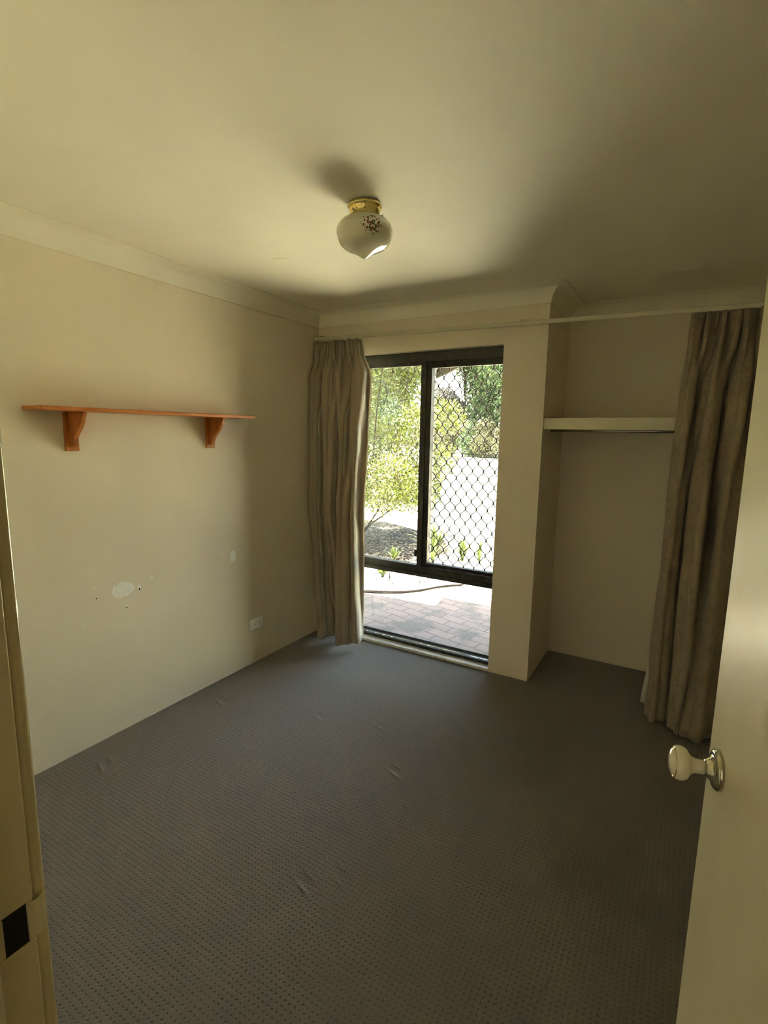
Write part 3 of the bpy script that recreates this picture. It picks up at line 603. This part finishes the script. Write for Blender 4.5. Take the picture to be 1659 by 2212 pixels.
# far carport roof seen through the top of the grille
cp = empty('carport', (-2.5, 10.9, 0), label='cream lined carport roof corner with brown fascia seen at the top of the grille', cat='carport')
A, B_ = Vector((-3.47, 12.59)), Vector((-0.75, 8.99)); C_ = Vector((-3.25, 7.9)); o0 = Vector((-2.5, 10.9))
Ax = A; d_ = (B_-A).normalized(); nrm_ = Vector((-d_.y, d_.x))
if nrm_.dot(C_-A) < 0: nrm_ = -nrm_
A2 = A+nrm_*1.25; B2 = B_+nrm_*1.25
def rel(p): return (p.x-o0.x, p.y-o0.y)
MB().prism([rel(A), rel(B_), rel(B2), rel(A2)], 'z', 3.22, 3.30).build('carport_roof', M['soffit'], cp)
f_ = MB(); e1, e2 = A-nrm_*0.05, B_-nrm_*0.05
f_.prism([rel(e1), rel(e2), rel(B_), rel(A)], 'z', 3.0, 3.31); f_.prism([rel(e1), rel(A), rel(A2), rel(A2-d_*0.06)], 'z', 3.0, 3.31)
f_.build('fascia', M['fascia'], cp)
q = A+nrm_*0.55; r_ = B_+nrm_*0.55; w_ = nrm_*0.06
MB().prism([rel(q), rel(r_), rel(r_+w_), rel(q+w_)], 'z', 3.15, 3.219).build('rafter', M['fascia'], cp)
for pt in (A+nrm_*0.15+d_*0.15,):
    MB().box(rel(pt)[0]-0.05, rel(pt)[1]-0.05, G-0.02, rel(pt)[0]+0.05, rel(pt)[1]+0.05, 3.22).build('post', M['sill'], cp)

def leaves(name, centers, radii, n, size, m_, parent=None, shell=0.35, up=0.3, aspect=0.42, cull=None):
    """folded leaf blades scattered through a union of ellipsoids, one mesh"""
    centers = np.array(centers, float); radii = np.array(radii, float)
    vol = radii.prod(1)**(2/3); idx = rng.choice(len(centers), n, p=vol/vol.sum())
    d = rng.normal(size=(n, 3)); d /= np.linalg.norm(d, axis=1)[:, None]
    rad = (shell+(1-shell)*rng.random(n)**0.6)[:, None]
    pos = centers[idx]+d*rad*radii[idx]
    if cull is not None: keep = cull(pos); pos = pos[keep]; d = d[keep]; n = len(pos)
    ax = rng.normal(size=(n, 3))+d*0.8; ax[:, 2] += up; ax /= np.linalg.norm(ax, axis=1)[:, None]
    nr = rng.normal(size=(n, 3)); nr[:, 2] += 0.8
    sd = np.cross(ax, nr); sd /= np.linalg.norm(sd, axis=1)[:, None]+1e-9; nr = np.cross(sd, ax)
    ln = size*rng.uniform(0.6, 1.35, n)[:, None]; wd = ln*aspect
    b = pos; tip = pos+ax*ln; mid = pos+ax*ln*0.45
    l = mid+sd*wd*0.5+nr*wd*0.2; r = mid-sd*wd*0.5+nr*wd*0.2
    V = np.stack([b, l, tip, r], 1).reshape(-1, 3)
    me = bpy.data.meshes.new(name); me.vertices.add(len(V)); me.vertices.foreach_set('co', V.ravel())
    fi = np.arange(n)[:, None]*4+np.array([[0, 1, 2, 0, 2, 3]]); fi = fi.ravel()
    me.loops.add(len(fi)); me.loops.foreach_set('vertex_index', fi.astype(np.int32)); me.polygons.add(2*n)
    me.polygons.foreach_set('loop_start', np.arange(0, 6*n, 3, dtype=np.int32)); me.update(calc_edges=True); me.validate()
    me.materials.append(m_); o = bpy.data.objects.new(name, me); COL.objects.link(o)
    if parent: o.parent = parent
    return o
def branches(name, segs, m_, parent):
    b = MB()
    for pts, r0, r1 in segs:
        c = catmull(pts, 10); b.tube([tuple(p) for p in c], list(np.linspace(r0, r1, 10)), 7)
    return b.build(name, m_, parent, smooth=True)

# the big shrub left of the mullion
sh = empty('leafy_shrub', (-1.75, 6.5, G), label='big sunlit leafy shrub filling the left window pane', cat='shrub')
o = np.array((-1.75, 6.5, G))
cen, rad = [], []
rs = random.Random(21)
for k in range(60):
    cen.append((rs.uniform(-1.5, 1.1), rs.uniform(-0.9, 1.2), rs.uniform(0.8, 3.6))); s_ = rs.uniform(0.28, 0.5); rad.append((s_, s_, s_*0.85))
for c in ((-0.25, 0.2, 0.75), (0.4, 0.5, 0.95), (-0.8, 0, 0.8), (0.9, 0.6, 1.25), (0.8, 0.3, 0.75), (-0.5, -.3, .55)): cen.append(c); rad.append((0.42, 0.42, 0.3))
for c in ((-0.9, -0.3, 1.0), (-1.2, 0.2, 1.2), (-0.4, -0.5, 1.0), (0.1, -0.4, 1.05), (-1.1, 0.1, 2.2), (-0.7, -0.2, 3.2)): cen.append(c); rad.append((0.5, 0.45, 0.4))
for c in ((0.1, -0.5, 0.8), (0.55, -0.5, 0.74), (0.9, -0.5, 0.85), (-0.2, -0.4, 0.68), (0.3, -0.55, 0.6), (-0.5, -0.4, 0.7)): cen.append(c); rad.append((0.30, 0.3, 0.24))
def cull_sh(p): return ~((p[:, 2] < 0.50+0.2*np.sin(p[:, 0]*5)) & (rng.random(len(p)) < 0.85)) & (p[:, 0] < 1.25-0.25*np.abs(p[:, 2]-1.6)) & ~((p[:, 0] > 0.5) & (p[:, 2] > 2.1+0.1*np.sin(p[:, 0]*9)))
leaves('foliage', cen, rad, 110000, 0.056, M['leaf'], sh, shell=0.15, up=0.2, cull=cull_sh)
leaves('new_growth', [(-0.3, -0.7, 1.35), (-0.7, -0.8, 1.6), (0.1, -0.6, 1.15), (-1.0, -0.8, 2.7), (-0.3, -.5, 2.9)], [(0.45, 0.3, 0.2), (0.4, 0.3, 0.25), (0.4, 0.3, 0.15), (0.35, 0.3, 0.3), (.4, .3, .2)], 1500, 0.066, M['leaf_bright'], sh, shell=0.1)
segs = []
for k in range(8):
    a = rs.uniform(-1.3, 1.0); b2 = rs.uniform(-0.8, 1.0); z2 = rs.uniform(1.5, 3.4)
    segs.append(([(rs.uniform(-0.35, 0.3), rs.uniform(-0.25, 0.25), 0.0), (a*0.3, b2*0.3, z2*0.35), (a*0.65, b2*0.7, z2*0.7), (a, b2, z2)], 0.017, 0.005))
segs += [([(0, -0.1, 0), (0.15, -0.2, 0.25), (0.55, -0.2, 0.55), (0.95, 0, 1.0)], 0.020, 0.006), ([(-0.05, -0.1, 0), (0, -0.2, 0.4), (-0.1, -0.3, 0.9), (0.0, -0.4, 1.5)], 0.016, 0.006)]
for k in range(60):
    x, y, z = rs.uniform(-1.2, 0.9), rs.uniform(-0.8, 0.9), rs.uniform(0.8, 3.0)
    segs.append(([(x, y, z), (x+rs.uniform(-.1, .1), y+rs.uniform(-.1, .1), z+0.2), (x+rs.uniform(-.2, .2), y+rs.uniform(-.15, .15), z+0.45)], 0.008, 0.003))
branches('branches', segs, M['bark'], sh)

def strap_plant(x, y, n, h, spread, label, group=None):
    t = empty('strap_leaf_plant', (x, y, G), label=label, cat='plant', group=group); b = MB(); r = random.Random(int(x*100+y*10))
    for k in range(n):
        a = r.uniform(0, 6.28); hh_ = h*r.uniform(0.6, 1.1); s = spread*r.uniform(0.2, 1.0); w = 0.015*(h/0.4)**0.5*r.uniform(0.7, 1.3)
        n0 = len(b.v); dx, dy = math.cos(a), math.sin(a)
        for i in range(7):
            u = i/6; px_, py_, pz = dx*s*u**1.6, dy*s*u**1.6, hh_*(u-0.35*u**3*(s/spread)); ww = w*(1-u**2.5)+0.0008
            b.v += [(px_-dy*ww, py_+dx*ww, pz), (px_, py_, pz-ww*0.4), (px_+dy*ww, py_-dx*ww, pz)]
        for i in range(6):
            q_ = n0+i*3; b.f += [(q_, q_+1, q_+4, q_+3), (q_+1, q_+2, q_+5, q_+4)]
    b.build('leaf_blades', M['strap'], t); return t
strap_plant(-0.27, 5.80, 60, 0.62, 0.40, 'tall strap leaved plant just right of the mullion, largest of its kind')
strap_plant(-0.02, 6.2, 40, 0.36, 0.26, 'small strap leaved plant low in the middle of the grille')
strap_plant(-0.76, 5.68, 36, 0.22, 0.16, 'small tufted plant in the garden bed below the shrub')
strap_plant(-0.50, 4.95, 50, 0.24, 0.30, 'leafy tuft below the transom beside the curtain')
strap_plant(0.16, 6.35, 16, 0.30, 0.2, 'small strap leaved plant at the lower right of the grille')
for (x, y, h, lb_) in ((-0.36, 4.86, 0.20, 'thin bare seedling left of centre beyond the hose'), (-0.02, 5.15, 0.20, 'thin twin stemmed seedling below the mullion')):
    t = empty('seedling', (x, y, G), label=lb_, cat='seedling')
    branches('stem', [([(0, 0, 0), (0.004, 0, h*0.5), (0.0, 0.01, h)], 0.005, 0.002), ([(0, 0, 0), (0.02, 0, h*0.45), (0.035, 0.01, h*0.8)], 0.004, 0.002), ([(0, 0, h*0.5), (0.03, 0, h*0.7), (0.07, 0.01, h*0.75)], 0.003, 0.0015)], M['bark'], t)
    leaves('foliage', [(0, 0, h)], [(0.06, 0.05, 0.03)], 10, 0.035, M['leaf'], t)
o_g = leaves('grass', [(0.15, 6.2, G), (0.45, 6.6, G), (-0.1, 6.9, G), (0.3, 7.4, G), (0.0, 8.2, G), (0.55, 5.9, G)], [(0.35, 0.35, 0.02), (0.25, 0.3, 0.02), (0.4, 0.3, 0.02), (0.3, 0.4, 0.02), (0.5, 0.4, 0.02), (0.2, 0.25, 0.02)], 1300, 0.05, M['grass'], None, shell=0.0, up=2.0, aspect=0.12)
tag(o_g, 'sparse short green grass on the sandy ground beyond the grille', 'grass', kind='stuff')
# leaf litter: nobody could count it
lt = []
for (x, y, s_) in ((-0.32, 4.52, 0.10), (-0.62, 4.6, 0.16), (-0.18, 4.72, 0.08), (0.02, 4.95, 0.07), (-0.9, 5.6, 0.7), (-0.3, 6.3, 0.7), (-0.8, 7.5, 0.9), (0.1, 7.0, 0.6), (-1.5, 5.7, 0.9)): lt.append((x, y, s_))
o_l = leaves('leaf_litter', [(x, y, G+0.006) for x, y, s_ in lt], [(s_, s_*0.6, 0.008) for x, y, s_ in lt], 900, 0.035, M['litter'], None, shell=0.0, up=0)
tag(o_l, 'scattered dry orange leaves on the garden soil', 'leaves', kind='stuff')

def tree(name, x, y, h, r, n, size0, m_, label, cat='tree', trunk=0.18, low=0.16, group=None, k=9):
    rr = random.Random(int(x*37+y*11)); c, q = [], []
    if cat == 'tree': x, y, h, r = 2.41+(x-2.41)*1.28, y*1.28, h*1.28, r*1.28
    size = size0*0.85; n = int(n*1.5); t = empty(name, (x, y, G), label=label, cat=cat, group=group)
    for i in range(k):
        a = rr.uniform(0, 6.28); u = rr.random()
        c.append((math.cos(a)*r*0.45*rr.random(), math.sin(a)*r*0.45*rr.random(), h*(low+(0.9-low)*i/(k-1)))); s = r*rr.uniform(0.5, 0.72); q.append((s, s, s*0.8))
    leaves('crown', c, q, n, size, m_, t, shell=0.2, up=-0.2)
    br = [([(0, 0, 0), (0.1*r*rr.uniform(-1, 1), 0, h*0.3), (0.15*r*rr.uniform(-1, 1), 0, h*0.75)], trunk, trunk*0.35)]
    for i in range(5):
        a = rr.uniform(0, 6.28); br.append(([(0, 0, h*0.25), (math.cos(a)*r*0.3, math.sin(a)*r*0.3, h*0.5), (math.cos(a)*r*0.55, math.sin(a)*r*0.55, h*0.8)], trunk*0.4, trunk*0.1))
    branches('trunk', br, M['bark'], t); return t
g_ = 'trees across the yard'
tree('garden_tree', -9.6, 32, 12, 3.0, 22000, 0.34, M['leaf_far'], 'tall dull green tree in the middle of the grille', group=g_)
tree('garden_tree', -6.2, 29, 12, 2.9, 22000, 0.32, M['leaf_far'], 'tall green tree at the right edge of the grille', group=g_)
tree('garden_tree', -10.6, 41, 14, 2.6, 8000, 0.34, M['leaf_bright'], 'yellow-green treetop rising high at the upper right of the grille', group=g_, low=0.6)
tree('garden_tree', -12.2, 33, 4.0, 2.0, 18000, 0.32, M['leaf_grey'], 'grey leaved tree below the patch of blue sky', group=g_)
tree('garden_tree', -18, 34, 11, 4.2, 20000, 0.36, M['leaf_far'], 'wide tree behind the shrub left of the blue sky', group=g_)
tree('garden_tree', -27, 33, 11, 4.2, 8000, 0.4, M['leaf_grey'], 'hazy tree hidden behind the left window pane', group=g_)
tree('garden_tree', -2.6, 30, 8, 2.4, 14000, 0.3, M['leaf_grey'], 'grey hazy tree low at the right edge of the grille', group=g_)
# bare tree against the sky
bt = empty('bare_tree', (-13.5, 39.7, G), label='bare twiggy tree against the patch of blue sky', cat='tree'); rb = random.Random(3); sg = [([(0, 0, 0), (0.1, 0, 3), (0, 0, 8.5)], 0.08, 0.03)]
for i in range(24):
    z = rb.uniform(4, 10); a = rb.uniform(0, 6.28); l_ = rb.uniform(0.8, 2.2)
    sg.append(([(0, 0, z*0.7), (math.cos(a)*l_*0.4, math.sin(a)*l_*0.4, z+0.3), (math.cos(a)*l_, math.sin(a)*l_, z+l_*1.2)], 0.035, 0.012))
branches('branches', sg, M['bark'], bt)
# low dry shrubs along the back of the yard
k_ = 0
for (x, y, h, m_, lb_) in ((-15.2, 37.5, 2.6, 'drygrass', 'low dry shrub at the back of the yard, leftmost in the grille'), (-13.4, 36.5, 2.6, 'drygrass', 'low straw coloured shrub at the back of the yard beside the green bush'),
     (-11.7, 36.5, 2.3, 'leaf_far', 'low dark green bush in the middle of the back shrubs'), (-10.2, 36, 2.4, 'drygrass', 'low yellowish shrub right of the dark green bush'), (-8.6, 35.5, 2.5, 'drygrass', 'low dry shrub at the back of the yard, rightmost in the grille')):
    tree('low_shrub', x, y, h, 1.35, 3000, 0.2, M[m_], lb_, cat='shrub', trunk=0.05, low=0.15, k=6, group='low shrubs at the back of the yard')
MB().box(-60, 62, G-0.01, 40, 62.12, 2.2).build('fence', M['fence'], label='weathered boundary fence behind the far trees', cat='fence')
